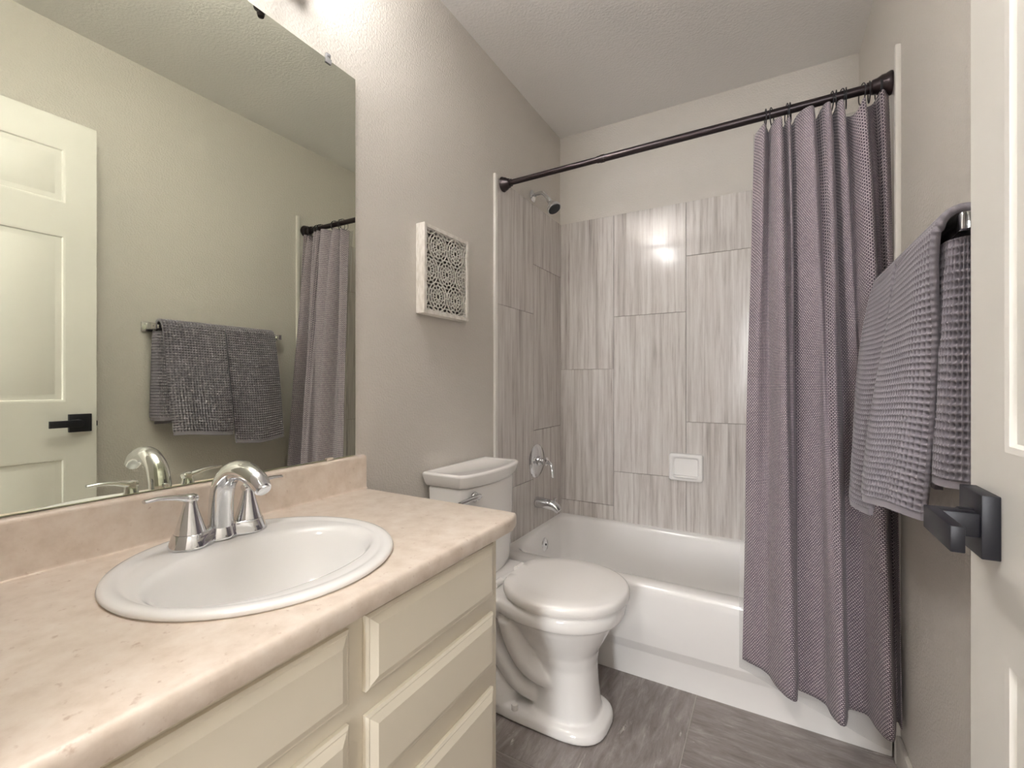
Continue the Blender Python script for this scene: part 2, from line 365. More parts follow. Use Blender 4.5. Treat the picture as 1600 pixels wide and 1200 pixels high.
# ------------------------------------------------------------------ bathtub
def rrect(x0, x1, y0, y1, r, z, n=8):
    out = []
    for cx, cy, a0 in ((x1 - r, y1 - r, 0), (x0 + r, y1 - r, PI / 2), (x0 + r, y0 + r, PI), (x1 - r, y0 + r, 1.5 * PI)):
        for i in range(n + 1):
            a = a0 + PI / 2 * i / n; out.append(Vector((cx + r * math.cos(a), cy + r * math.sin(a), z)))
    return out
def bathtub():
    t = thing('bathtub', 'white alcove bathtub behind the toilet with a skirted front', 'bathtub', (W / 2, TY + .35, 0))
    F = TY - .002; x0, x1, y1 = .0012, W - .0132, D - .0012
    bm = NB(); RT = .352
    R = [rrect(x0, x1, F + .024, y1, .004, .0), rrect(x0, x1, F + .024, y1, .004, .094), rrect(x0, x1, F + .022, y1, .004, .099), rrect(x0, x1, F + .004, y1, .004, .134), rrect(x0, x1, F + .002, y1, .004, .140),
         rrect(x0, x1, F + .002, y1, .004, .31), rrect(x0, x1, F, y1, .004, .335), rrect(x0, x1, F + .006, y1, .006, .347), rrect(x0, x1, F + .018, y1, .008, RT),
         rrect(x0 + .035, x1 - .06, F + .062, y1 - .04, .085, RT + .0005), rrect(x0 + .044, x1 - .075, F + .074, y1 - .047, .085, RT - .006), rrect(x0 + .052, x1 - .09, F + .082, y1 - .053, .085, RT - .022),
         rrect(x0 + .066, x1 - .16, F + .094, y1 - .062, .09, .20), rrect(x0 + .085, x1 - .24, F + .11, y1 - .08, .1, .10), rrect(x0 + .12, x1 - .30, F + .15, y1 - .12, .1, .065), rrect(x0 + .2, x1 - .4, F + .22, y1 - .2, .08, .058)]
    loft(bm, R, True, True); bmesh.ops.recalc_face_normals(bm, faces=bm.faces)
    obj('tub_body', bm, M['tubwhite'], t, smooth=50)
    bm = lathe(NB(), [(.033, 0), (.033, .004), (.028, .008), (.012, .010), (.0, .010)], (.0545, 2.03, .278), (1, 0, .12), 32)
    ov = obj('overflow_plate', bm, M['chrome'], t); ov['label'] = 'round chrome overflow plate'
    obj('overflow_screw', lathe(NB(), [(.005, 0), (.005, .003), (.0, .003)], (.0645, 2.03, .279), (1, 0, .12), 12), M['darkhole'], ov)
    bm = lathe(NB(), [(.028, 0), (.028, .003), (.02, .005), (0, .005)], (.30, 2.0, .0575), (0, 0, 1), 24)
    obj('drain', bm, M['chrome'], t)
bathtub()

# ------------------------------------------------------------------ vanity cabinet, countertop, sink, faucet
XF = .493
def raised_front(y0, y1, z0, z1, th=.016):
    bm = NB()
    def ring(o, x): return [Vector((x, y, z)) for y, z in ((y0 + o, z0 + o), (y1 - o, z0 + o), (y1 - o, z1 - o), (y0 + o, z1 - o))]
    loft(bm, [ring(0, XF + .0005), ring(0, XF + th * .45), ring(.004, XF + th * .62), ring(.006, XF + th * .62), ring(.018, XF + th), ring(.020, XF + th)])
    bmesh.ops.recalc_face_normals(bm, faces=bm.faces); return bm
def vanity():
    v = thing('vanity_cabinet', 'cream painted vanity cabinet with drawers under the beige countertop', 'cabinet', (.25, .433, 0))
    bm = box(NB(), (XF - .018, .004, .09), (XF, .866, .738), .001); box(bm, (.003, .848, .0), (XF - .018, .866, .738), .001); box(bm, (.003, .004, .0), (XF - .018, .022, .738), .001); box(bm, (.003, .022, .09), (XF - .018, .848, .105)); box(bm, (XF - .075, .022, 0), (XF - .06, .848, .09)); box(bm, (.003, .022, .105), (.008, .848, .6))
    obj('carcass', bm, M['cabinet'], v)
    for z0, z1 in ((.612, .727), (.461, .576), (.11, .413)):
        obj('drawer', raised_front(.483, .842, z0, z1), M['cabinet'], v, smooth=15)
    obj('false_drawer', raised_front(.03, .452, .612, .722), M['cabinet'], v, smooth=15)
    for y0, y1 in ((.03, .236), (.246, .452)):
        obj('door', raised_front(y0, y1, .11, .585), M['cabinet'], v, smooth=15)
vanity()
CTZ = .775; CB = .74; CF = .524; CR = .927
def sheet_extrude_y(prof, y0, y1):
    bm = NB(); loft(bm, [[Vector((x, y, z)) for x, z in prof] for y in (y0, y1)]); bmesh.ops.recalc_face_normals(bm, faces=bm.faces); return bm
SX, SY = .2695, .469
def countertop():
    c = thing('countertop', 'beige speckled laminate countertop with a short backsplash', 'countertop', (.26, .46, CB))
    # slab with a hole for the basin: outer boundary is radially matched to the hole
    n = 128; hole = [(SX + .19 * math.cos(2 * PI * i / n), SY + .19 * math.sin(2 * PI * i / n)) for i in range(n)]
    y0, y1, x0, x1, cr = .004, CR, .0, CF, .022
    def outer(ins):
        out = []
        X0, X1, Y0, Y1, r = x0, x1 - ins, y0, y1 - ins, max(cr - ins, .002)
        for i in range(n):
            a = 2 * PI * i / n; dx, dy = math.cos(a), math.sin(a)
            ts = []
            if dx > 1e-9: ts.append((X1 - SX) / dx)
            if dx < -1e-9: ts.append((X0 - SX) / dx)
            if dy > 1e-9: ts.append((Y1 - SY) / dy)
            if dy < -1e-9: ts.append((Y0 - SY) / dy)
            t = min(ts); px, py = SX + dx * t, SY + dy * t
            if px > X1 - r and py > Y1 - r:                              # rounded front right corner
                ox, oy = SX - (X1 - r), SY - (Y1 - r); bq = ox * dx + oy * dy; cq = ox * ox + oy * oy - r * r; t = -bq + math.sqrt(max(bq * bq - cq, 0)); px, py = SX + dx * t, SY + dy * t
            out.append((px, py))
        return out
    rings = [[Vector((x, y, CB)) for x, y in hole], [Vector((x, y, CB)) for x, y in outer(.008)], [Vector((x, y, CB + .003)) for x, y in outer(.002)], [Vector((x, y, CB + .009)) for x, y in outer(0)],
             [Vector((x, y, CTZ - .010)) for x, y in outer(0)], [Vector((x, y, CTZ - .004)) for x, y in outer(.002)], [Vector((x, y, CTZ - .0012)) for x, y in outer(.005)], [Vector((x, y, CTZ)) for x, y in outer(.011)],
             [Vector((x, y, CTZ)) for x, y in hole], [Vector((x, y, CB)) for x, y in hole]]
    bm = NB(); loft(bm, rings, False, False); bmesh.ops.remove_doubles(bm, verts=bm.verts, dist=1e-6); bmesh.ops.recalc_face_normals(bm, faces=bm.faces)
    obj('slab', bm, M['laminate'], c, smooth=35)
    bt = .868; prof = [(.0008, CTZ + .0002), (.0008, bt), (.012, bt)] + [(.012 + .008 * math.sin(a), bt - .008 + .008 * math.cos(a)) for a in (.4, .8, 1.2, PI / 2)] + [(.020, CTZ + .006), (.022, CTZ + .002), (.026, CTZ + .0002)]
    obj('backsplash', sheet_extrude_y(prof, .004, CR), M['laminate'], c, smooth=35)
countertop()
def sink():
    s = thing('sink', 'white round drop-in sink set in the beige countertop', 'sink', (SX, SY, CTZ))
    n = 96; R = []
    def ring(cx, cy, ax, ay, z, e=2.0): R.append(superell(cx, cy, ax, ay, e, n, z))
    z0 = CTZ
    ring(SX, SY, .2135, .2115, z0 + .0005); ring(SX, SY, .2160, .2140, z0 + .004); ring(SX, SY, .2140, .2120, z0 + .0085); ring(SX, SY, .2080, .2060, z0 + .0105); ring(SX, SY, .1985, .1965, z0 + .0110)
    ring(SX + .0005, SY, .1935, .192, z0 + .0080)
    # inside the raised border the deck steps down and turns into the oval bowl in front
    ring(SX + .010, SY - .001, .178, .1885, z0 + .0078); ring(SX + .030, SY - .003, .140, .183, z0 + .0078)
    ring(SX + .033, SY - .004, .1305, .178, z0 + .0055); ring(SX + .034, SY - .004, .1255, .173, z0 - .001)
    ring(SX + .034, SY - .004, .119, .166, z0 - .012); ring(SX + .034, SY - .004, .111, .156, z0 - .045); ring(SX + .034, SY - .004, .095, .135, z0 - .085); ring(SX + .034, SY - .003, .068, .098, z0 - .114)
    ring(SX + .032, SY - .002, .038, .05, z0 - .127); ring(SX + .03, SY, .0215, .0215, z0 - .131)
    k = len(R)
    ring(SX + .03, SY, .024, .024, z0 - .137); ring(SX + .034, SY - .003, .075, .105, z0 - .121); ring(SX + .034, SY - .004, .104, .144, z0 - .088); ring(SX + .034, SY - .004, .120, .165, z0 - .045); ring(SX + .03, SY - .004, .128, .174, z0 - .006); ring(SX, SY, .186, .186, z0 - .002)
    R.append([p.copy() for p in R[0]])
    bm = NB(); loft(bm, R, False, False); bmesh.ops.remove_doubles(bm, verts=bm.verts, dist=1e-6); bmesh.ops.recalc_face_normals(bm, faces=bm.faces)
    obj('basin', bm, M['sinkwhite'], s, smooth=60)
    obj('drain', lathe(NB(), [(.0, 0), (.021, 0), (.021, .002), (.017, .004), (.012, .002), (0, .002)], (SX + .03, SY, z0 - .1335), (0, 0, 1), 24), M['chrome'], s)
sink()
def faucet():
    fx, fy, z = .122, .476, CTZ + .0105
    f = thing('faucet', 'chrome two-handle faucet standing at the back of the round sink', 'faucet', (fx, fy, z))
    n = 72; R = []
    def ring(s, zz):
        pts = []
        for i in range(n):
            a = 2 * PI * i / n; best = 0
            d = Vector((math.cos(a), math.sin(a)))
            for oy, r in ((-.052, .0335), (0, .0265), (.052, .0335)):        # outline: union of three rounds, joined by a web
                c = Vector((0, oy)); bq = -c.dot(d); cq = c.dot(c) - (r * s) ** 2; disc = bq * bq - cq
                if disc > 0: best = max(best, -bq + math.sqrt(disc))
            if abs(d.x) > 1e-6: t = .019 * s / abs(d.x); best = max(best, min(t, .06)) if t * abs(d.y) < .055 else best
            pts.append(Vector((fx + d.x * best, fy + d.y * best, zz)))
        return pts
    bm = NB(); loft(bm, [ring(1.0, z - .0015), ring(1.0, z + .002), ring(.90, z + .010), ring(.80, z + .0205), ring(.77, z + .022)])
    obj('base_plate', bm, M['chrome'], f, smooth=35)
    for s, lab in ((-1, 0), (1, 1)):
        hy = fy + s * .052
        bm = lathe(NB(), [(.0245, .0222), (.0243, .0235), (.021, .034), (.0165, .050), (.0125, .064), (.0105, .074), (.0100, .079)], (fx, hy, z), (0, 0, 1), 32)
        h = obj('handle', bm, M['chrome'], f)
        p = smooth_path([(fx, hy - s * .010, z + .082), (fx, hy + s * .006, z + .0835), (fx, hy + s * .024, z + .0885), (fx, hy + s * .048, z + .092), (fx + .001, hy + s * .070, z + .0915)], 18)
        wd_ = [(1.0, .75), (1.15, .8), (1.1, .62), (1.05, .5), (1.0, .42)]
        fl = [tuple(q) for q in smooth_path(wd_, 18)]
        bm = tube(NB(), p, [.0088 - .0020 * i / 17 for i in range(18)], 16, [(b, a) if False else (a, b) for a, b in fl])
        obj('lever', bm, M['chrome'], h, smooth=60)
        obj('lever_collar', lathe(NB(), [(.0103, .079), (.0106, .081), (.0098, .088), (.006, .0905), (0, .091)], (fx, hy, z), (0, 0, 1), 24), M['chrome'], h)
    p = smooth_path([(fx, fy, z + .019), (fx + .0005, fy, z + .045), (fx + .004, fy, z + .078), (fx + .016, fy, z + .106), (fx + .045, fy, z + .127), (fx + .080, fy, z + .130), (fx + .112, fy, z + .120), (fx + .134, fy, z + .104)], 40)
    rd = list(np.interp(np.linspace(0, 1, 40), [0, .2, .45, .7, .9, 1], [.0215, .0205, .0195, .0180, .0168, .0140]))
    obj('spout', tube(NB(), p, rd, 24, [(1, 1)] * 40), M['chrome'], f, smooth=60)
    e = Vector(p[-1]); d = Vector(p[-1] - p[-3]).normalized()
    a = obj('aerator', lathe(NB(), [(.0115, -.002), (.0115, .004), (.009, .005), (0, .005)], e, d, 20), M['chrome'], f)
    obj('lift_rod', lathe(NB(), [(.0025, 0), (.0025, .05), (.005, .052), (.005, .058), (0, .06)], (fx - .021, fy, z + .018), (0, 0, 1), 12), M['chrome'], f)
faucet()

# ------------------------------------------------------------------ mirror
def mirror():
    m = thing('mirror', 'large frameless wall mirror standing on the backsplash', 'mirror', (.006, .45, .87))
    y0, y1, z0, z1 = .004, .901, .870, 1.934; bm = box(NB(), (.0008, y0, z0), (.0058, y1, z1), .0018, 1)
    for f in bm.faces: f.material_index = 0 if f.normal.x > .9 or f.calc_area() > .5 else 1
    bm.normal_update()
    for f in bm.faces: f.material_index = 0 if f.normal.x > .95 else 1
    obj('mirror_glass', bm, None, m, smooth=0, mats=[M['mirrorm'], M['mirroredge']])
    def clip(y, z, s):
        bm = box(NB(), (.001, y - .007, z + (.0005 if s > 0 else -.0135)), (.0095, y + .007, z + (.0135 if s > 0 else -.0005)), .002)
        box(bm, (.0061, y - .009, z - (.013 if s > 0 else -.001)), (.010, y + .009, z + (.001 if s > 0 else .010)), .0015)
        lathe(bm, [(.0045, 0), (.0045, .002), (.002, .003), (0, .003)], (.009, y, z + s * .007), (1, 0, 0), 12)
        c = obj('mirror_clip', bm, M['clearplastic'], m); c['label'] = 'small clear plastic mirror clip'
    clip(.808, z1, 1); clip(.30, z1, 1)
    bm = box(NB(), (.006, .802, .8685), (.0105, .822, .876), .001); obj('mirror_clip', bm, M['laminate'], m)
mirror()

# ------------------------------------------------------------------ vanity light over the mirror (just above the frame)
def vanity_light():
    v = thing('vanity_light', 'dark bronze vanity light with three glowing glass shades above the mirror', 'wall lamp', (.0, .45, 2.10))
    obj('backplate', box(NB(), (.001, .16, 2.045), (.026, .74, 2.115), .006), M['bronze'], v)
    obj('finial', lathe(NB(), [(.0, 1.962), (.007, 1.964), (.009, 1.971), (.006, 1.977), (.016, 1.983), (.019, 2.0), (.012, 2.05), (.0, 2.052)], (.076, .668, .011), (0, 0, 1), 20), M['bronze'], v)
    obj('scroll_arm', tube(NB(), smooth_path([(.02, .668, 2.07), (.045, .668, 2.062), (.076, .668, 2.056)], 12), .006), M['bronze'], v)
    for y in (.23, .44, .65):
        x = .172; z = 2.19
        a = obj('arm', tube(NB(), smooth_path([(.02, y, 2.08), (.06, y, 2.08), (.13, y, 2.11), (x, y, z - .006)], 16), .007), M['bronze'], v)
        obj('socket_cup', lathe(NB(), [(.0, z - .022), (.008, z - .020), (.018, z - .012), (.022, z + .004), (.0, z + .004)], (x, y, 0), (0, 0, 1), 24), M['bronze'], a)
        g = lathe(NB(), [(.0, .0045), (.022, .005), (.040, .016), (.052, .040), (.056, .07), (.062, .11), (.0595, .11), (.053, .07), (.049, .042), (.037, .020), (.0, .010)], (x, y, z), (0, 0, 1), 32, True, True)
        gs = obj('glass_shade', g, M['glow'], v)
        obj('bulb', lathe(NB(), [(.0, .014), (.010, .016), (.012, .032), (.020, .052), (.021, .064), (.016, .078), (.0, .084)], (x, y, z), (0, 0, 1), 24), M['bulb'], gs)
vanity_light()
def fill_hall_lamp():  # body of the added hall fill lamp, out of view
    t = thing('added_hall_lamp', 'round white ceiling lamp, unseen, added in the hall for fill light', 'ceiling lamp', (.85, -.62, H))
    obj('canopy', lathe(NB(), [(.0, 0), (.17, 0), (.17, .03), (.16, .035), (.0, .035)], (.85, -.62, H - .0005), (0, 0, -1), 40), M['trim'], t)
    obj('diffuser', lathe(NB(), [(.155, .0355), (.15, .05), (.12, .07), (.06, .085), (0, .088)], (.85, -.62, H), (0, 0, -1), 40), M['glowhall'], t)
M['glowhall'] = NT('fill_lamp_glass').set(Base_Color=(1, 1, 1, 1), Emission_Color=(1, .95, .9, 1), Emission_Strength=4).m  # glow of the added lamp's diffuser
fill_hall_lamp()

# ------------------------------------------------------------------ fretwork wall art
def wall_art():
    y0, y1, z0, z1, xd = 1.157, 1.409, 1.306, 1.605, .038
    a = thing('wall_art', 'square white wooden frame with lattice fretwork hanging above the toilet', 'wall art', (.0, 1.283, 1.306))
    fw = .0135; bm = NB()
    box(bm, (.0008, y0, z0), (xd, y0 + fw, z1), .0012, 1); box(bm, (.0008, y1 - fw, z0), (xd, y1, z1), .0012, 1)
    box(bm, (.0008, y0 + fw, z0), (xd, y1 - fw, z0 + fw), .0012, 1); box(bm, (.0008, y0 + fw, z1 - fw), (xd, y1 - fw, z1), .0012, 1)
    obj('frame', bm, M['whitewash'], a)
    obj('backing', box(NB(), (.002, y0 + fw - .002, z0 + fw - .002), (.010, y1 - fw + .002, z1 - fw + .002)), M['backing'], a)
    bm = NB(); ya, yb, za, zb = y0 + fw, y1 - fw, z0 + fw, z1 - fw; x0, x1 = .030, .0345; k = [0]
    def strip(p, q, w):
        if not all(ya - .003 <= c[0] <= yb + .003 and za - .003 <= c[1] <= zb + .003 for c in (p, q)): return
        dx, dy = q[0] - p[0], q[1] - p[1]; L = math.hypot(dx, dy); nx, ny = -dy / L * w / 2, dx / L * w / 2; ex, ey = dx / L * w * .15, dy / L * w * .15
        k[0] += 1; e = (k[0] % 7) * .00012
        pts = [(p[0] + nx - ex, p[1] + ny - ey), (p[0] - nx - ex, p[1] - ny - ey), (q[0] - nx + ex, q[1] - ny + ey), (q[0] + nx + ex, q[1] + ny + ey)]
        loft(bm, [[Vector((x0, a_, b_)) for a_, b_ in pts], [Vector((x1 + e, a_, b_)) for a_, b_ in pts]])
    sp = .098; rw = sp * .866; cy, cz = (ya + yb) / 2, (za + zb) / 2
    for r in range(-3, 4):
        for c in range(-3, 4):
            hy, hz = cy + (c + (.5 if r % 2 else 0)) * sp, cz + r * rw
            for rad in (.0105, .0255, .0375, .049):
                m = 6 if rad < .012 else 40
                pts = [(hy + rad * math.cos(2 * PI * i / m + .5236), hz + rad * math.sin(2 * PI * i / m + .5236)) for i in range(m + 1)]
                for p, q in zip(pts, pts[1:]): strip(p, q, .0024)
            for i in range(12):
                an = 2 * PI * i / 12 + .5236
                for r0, r1 in ((.0105, .0255), (.0255, .0375), (.0375, .049)):
                    off = .26 if r0 == .0255 else 0
                    strip((hy + r0 * math.cos(an + off), hz + r0 * math.sin(an + off)), (hy + r1 * math.cos(an + off), hz + r1 * math.sin(an + off)), .0021)
    bmesh.ops.recalc_face_normals(bm, faces=bm.faces)
    obj('fretwork', bm, M['whitewash'], a, smooth=0)
wall_art()

# ------------------------------------------------------------------ toilet
def toilet():
    ty = 1.37; t = thing('toilet', 'white two-piece toilet with closed lid between the vanity and the bathtub', 'toilet', (.32, ty, 0))
    P = M['porcelain']; n = 48
    def R(xb, xf, hw, e, z, cx=None):
        c = cx if cx is not None else (xb + xf) / 2
        return superell(c, ty, xf - c, hw, e, n, z, c - xb)
    bm = NB()
    # front pedestal flaring into the bowl
    loft(bm, [R(.34, .566, .094, 2.6, .012, .46), R(.345, .560, .090, 2.6, .05, .46), R(.35, .552, .086, 2.5, .12, .46), R(.345, .548, .087, 2.3, .19, .46), R(.31, .556, .102, 2.2, .235, .45), R(.27, .580, .128, 2.2, .28, .44),
              R(.235, .603, .152, 2.2, .325, .43), R(.215, .612, .160, 2.2, .346, .42), R(.20, .634, .177, 2.25, .352, .42), R(.195, .640, .181, 2.25, .375, .42), R(.20, .637, .178, 2.25, .392, .42), R(.21, .63, .172, 2.25, .397, .42)])
    # foot
    loft(bm, [R(.085, .592, .118, 3.0, .001, .43), R(.085, .596, .121, 3.0, .008, .43), R(.09, .592, .117, 3.0, .030, .43), R(.10, .578, .105, 3.0, .038, .43)])
    # rear shelf under the tank and the column below it
    loft(bm, [R(.045, .30, .085, 4, .02, .17), R(.045, .30, .075, 4, .12, .17), R(.03, .30, .08, 4, .26, .17), R(.025, .31, .15, 4, .34, .17), R(.025, .32, .165, 4, .36, .17), R(.025, .32, .165, 4, .388, .17), R(.03, .315, .158, 4, .395, .17)])
    for s in (-1, 1):                                                    # moulded trapway on each flank, one casting with the bowl
        p = smooth_path([(.30, ty + s * .120, .335), (.318, ty + s * .104, .25), (.352, ty + s * .088, .185), (.40, ty + s * .070, .150), (.45, ty + s * .055, .140)], 24)
        tube(bm, p, list(np.interp(np.linspace(0, 1, 24), [0, .3, .7, 1], [.036, .034, .032, .028])), 20)
        p = smooth_path([(.215, ty + s * .110, .33), (.225, ty + s * .092, .25), (.262, ty + s * .078, .17), (.315, ty + s * .066, .105), (.37, ty + s * .050, .075)], 24)
        tube(bm, p, list(np.interp(np.linspace(0, 1, 24), [0, .3, .7, 1], [.036, .036, .034, .030])), 20)
        lathe(bm, [(.075, 0), (.073, .035), (.062, .08), (.04, .115), (.012, .13), (0, .131)], (.225, ty + s * .052, .032), (0, 0, 1), 28)
        obj('bolt_cap', lathe(NB(), [(.011, 0), (.011, .012), (.009, .016), (0, .017)], (.318, ty + s * .106, .036), (0, 0, 1), 20), M['seat'], t)
    body = obj('bowl', bm, P, t)
    add_mod(body, 'REMESH', mode='VOXEL', voxel_size=.0045, use_smooth_shade=True)
    add_mod(body, 'SMOOTH', factor=.5, iterations=14)
    # tank
    def TR(x0, xf, hw, z, bow, r=.02):
        pts = []; K = 20
        pts.append((x0, ty - hw)); 
        for i in range(K + 1):
            u = -1 + 2 * i / K; pts.append((xf + bow * (1 - u * u) - (r * .5 if abs(u) == 1 else 0), ty + hw * u))
        pts.append((x0, ty + hw)); return [Vector((x, y, z)) for x, y in pts]
    bm = NB(); loft(bm, [TR(.03, .150, .140, .392, .022), TR(.025, .156, .150, .42, .024), TR(.02, .160, .160, .55, .026), TR(.018, .160, .172, .728, .026)])
    bmesh.ops.recalc_face_normals(bm, faces=bm.faces)
    o = obj('tank', bm, P, t, smooth=50); add_mod(o, 'BEVEL', width=.009, segments=4, limit_method='ANGLE', angle_limit=math.radians(40)); o.data.set_sharp_from_angle(angle=PI)
    bm = NB(); loft(bm, [TR(.014, .162, .176, .7285, .030), TR(.010, .168, .182, .742, .032), TR(.006, .174, .190, .770, .034), TR(.010, .170, .186, .776, .033), TR(.022, .156, .172, .7755, .030), TR(.026, .152, .168, .7735, .029)])
    bmesh.ops.recalc_face_normals(bm, faces=bm.faces)
    o = obj('tank_lid', bm, P, t, smooth=50); add_mod(o, 'BEVEL', width=.004, segments=3, limit_method='ANGLE', angle_limit=math.radians(35)); o.data.set_sharp_from_angle(angle=PI)
    lx, ly, lz = .170, ty - .120, .697
    bm = lathe(NB(), [(.017, -.004), (.017, .006), (.014, .010), (.010, .012), (.010, .020), (.0, .022)], (lx, ly, lz), (1, 0, 0), 24)
    fl = obj('flush_lever', bm, M['chrome'], t); fl['label'] = 'chrome flush lever'
    p = smooth_path([(lx + .014, ly + .008, lz + .002), (lx + .018, ly - .010, lz + .003), (lx + .018, ly - .050, lz + .003), (lx + .016, ly - .100, lz + .001)], 16)
    obj('lever_arm', tube(NB(), p, list(np.interp(np.linspace(0, 1, 16), [0, .3, 1], [.012, .0125, .0075])), 14, [(1, .8)] * 16), M['chrome'], fl)
    # seat and lid
    def SR(xb, xf, hw, z, k=2.35): return superell(.435, ty, xf - .435, hw, k, 64, z, .435 - xb)
    def flatback(r, xb):                                                  # the lid is cut straight at its hinge side
        return [Vector((max(p.x, xb), p.y, p.z)) for p in r]
    seat = [(.252, .632, .172, .3945), (.250, .634, .174, .396), (.250, .634, .174, .404), (.254, .630, .170, .4065)]
    bm = NB(); loft(bm, [flatback(SR(a, b, c, d, 2.08), .262) for a, b, c, d in seat]); obj('seat', bm, M['seat'], t, smooth=50)
    lid = [(.254, .640, .180, .4065), (.246, .649, .187, .4075), (.245, .651, .189, .411), (.246, .650, .1885, .427), (.249, .647, .185, .4335), (.257, .639, .177, .4365), (.29, .596, .14, .4375), (.35, .52, .07, .4380)]
    bm = NB(); loft(bm, [flatback(SR(a, b, c, d, 2.08), .262 + i * .0012) for i, (a, b, c, d) in enumerate(lid)]); obj('seat_lid', bm, M['seat'], t, smooth=50)
    for s in (-1, 1):
        obj('seat_hinge', tube(NB(), [(.235, ty + s * .055, .408), (.235, ty + s * .095, .408)], .0115, 16), M['seat'], t)
toilet()

# ------------------------------------------------------------------ shower fittings
def shower():
    y = 2.012; h = thing('shower_arm_and_sprayer', 'chrome shower head on a bent arm high on the left wall', 'shower head', (0, y, 2.0))
    obj('wall_flange', lathe(NB(), [(.030, .0008), (.030, .003), (.022, .008), (.010, .012), (0, .013)], (0, y, 2.0), (1, 0, 0), 32), M['chrome'], h)
    p = smooth_path([(.003, y, 2.0), (.03, y, 2.006), (.058, y - .004, 2.002), (.082, y - .009, 1.976), (.098, y - .012, 1.953)], 24)
    obj('arm', tube(NB(), p, .0095, 16), M['chrome'], h, smooth=60)
    d = Vector((.45, -.10, -.72)).normalized(); o = Vector(p[-1])
    hd = obj('head', lathe(NB(), [(.0, -.012), (.0125, -.012), (.0125, .004), (.011, .008), (.016, .016), (.026, .030), (.034, .042), (.0355, .047), (.0345, .054), (.031, .055), (.0, .055)], o, d, 32), M['chrome'], h, smooth=35)
    obj('spray_face', lathe(NB(), [(.0305, .0552), (.0295, .0575), (.024, .0585), (.0, .0585)], o, d, 32), M['darkhole'], hd)
    v = thing('shower_valve', 'round chrome shower valve with a lever on the left tiled wall', 'shower valve', (th, 2.034, .686))
    obj('escutcheon', lathe(NB(), [(.083, .0005), (.083, .002), (.078, .007), (.05, .011), (.03, .013), (0, .013)], (th, 2.034, .686), (1, 0, 0), 48), M['chrome'], v)
    hb = obj('handle', lathe(NB(), [(.026, .012), (.024, .022), (.017, .026), (.017, .040), (.020, .042), (.021, .056), (.015, .062), (.0, .063)], (th, 2.034, .686), (1, 0, 0), 32), M['chrome'], v)
    p = smooth_path([(th + .050, 2.034, .686), (th + .070, 2.03, .684), (th + .088, 2.02, .672), (th + .098, 2.01, .646), (th + .104, 2.0, .616)], 20)
    obj('lever', tube(NB(), p, list(np.interp(np.linspace(0, 1, 20), [0, .4, 1], [.011, .0085, .0055])), 14, [(1, .8)] * 20), M['chrome'], hb, smooth=60)
    s = thing('tub_spout', 'chrome tub spout on the left tiled wall under the valve', 'tub spout', (th, 2.034, .472))
    p = smooth_path([(th + .001, 2.034, .480), (th + .03, 2.034, .480), (th + .07, 2.034, .478), (th + .10, 2.034, .470), (th + .122, 2.034, .452)], 20)
    obj('spout_body', tube(NB(), p, list(np.interp(np.linspace(0, 1, 20), [0, .05, .5, .85, 1], [.029, .030, .026, .022, .018])), 24, [(1, .95)] * 20), M['chrome'], s, smooth=50)
    obj('diverter_knob', lathe(NB(), [(.004, 0), (.004, .016), (.008, .018), (.008, .024), (0, .026)], (th + .100, 2.034, .488), (0, 0, 1), 16), M['chrome'], s)
shower()
def soap():
    x0, x1, z0, z1 = .592, .747, .600, .731; y = D - th; s = thing('soap_dish', 'white ceramic soap dish fixed to the back tiled wall', 'soap dish', ((x0 + x1) / 2, y, z0))
    def rr(o, dy, r):
        return [Vector((p.x, y - dy, p.y)) for p in rrect(x0 + o, x1 - o, z0 + o, z1 - o, max(r, .002), 0, 6)]
    bm = NB(); loft(bm, [rr(0, .0005, .012), rr(0, .016, .012), rr(.002, .022, .012), rr(.006, .025, .012), rr(.014, .025, .012), rr(.018, .021, .012), rr(.024, .008, .012)]); bmesh.ops.recalc_face_normals(bm, faces=bm.faces)
    obj('dish', bm, M['tubwhite'], s, smooth=50)
    p = smooth_path([(x0 + .02, y - .016, z0 + .02), (x0 + .05, y - .030, z0 + .022), (x1 - .05, y - .030, z0 + .022), (x1 - .02, y - .016, z0 + .02)], 20)
    obj('front_lip', tube(NB(), p, .007, 12), M['tubwhite'], s)
soap()

# ------------------------------------------------------------------ shower rod, rings, curtain, liner
RY, RZ0, RZ1 = 1.704, 1.938, 1.952
def rodz(x): return RZ0 + (RZ1 - RZ0) * x / W
def rod():
    r = thing('shower_curtain_rod', 'dark bronze shower curtain rod spanning above the bathtub', 'curtain rod', (W / 2, RY, rodz(W / 2)))
    d = Vector((W, 0, RZ1 - RZ0)).normalized()
    obj('outer_tube', tube(NB(), [(.03, RY, rodz(.03)), (.46, RY, rodz(.46))], .0115, 20), M['bronze'], r)
    obj('inner_tube', tube(NB(), [(.44, RY, rodz(.44)), (W - .03, RY, rodz(W - .03))], .0135, 20), M['bronze'], r)
    obj('joint_collar', tube(NB(), [(.453, RY, rodz(.453)), (.468, RY, rodz(.468))], .0150, 20), M['bronze'], r)
    prof = [(.031, .0), (.032, .003), (.029, .009), (.0275, .011), (.0265, .018), (.021, .026), (.019, .034), (.0155, .036), (.0155, .044), (0, .044)]
    obj('flange', lathe(NB(), prof, (th + .001, RY, rodz(0)), (1, 0, 0), 32), M['bronze'], r)
    obj('flange', lathe(NB(), [(a * 1.05, b * 1.35) for a, b in prof], (W - th - .001, RY, rodz(W)), (-1, 0, 0), 32), M['bronze'], r)
rod()
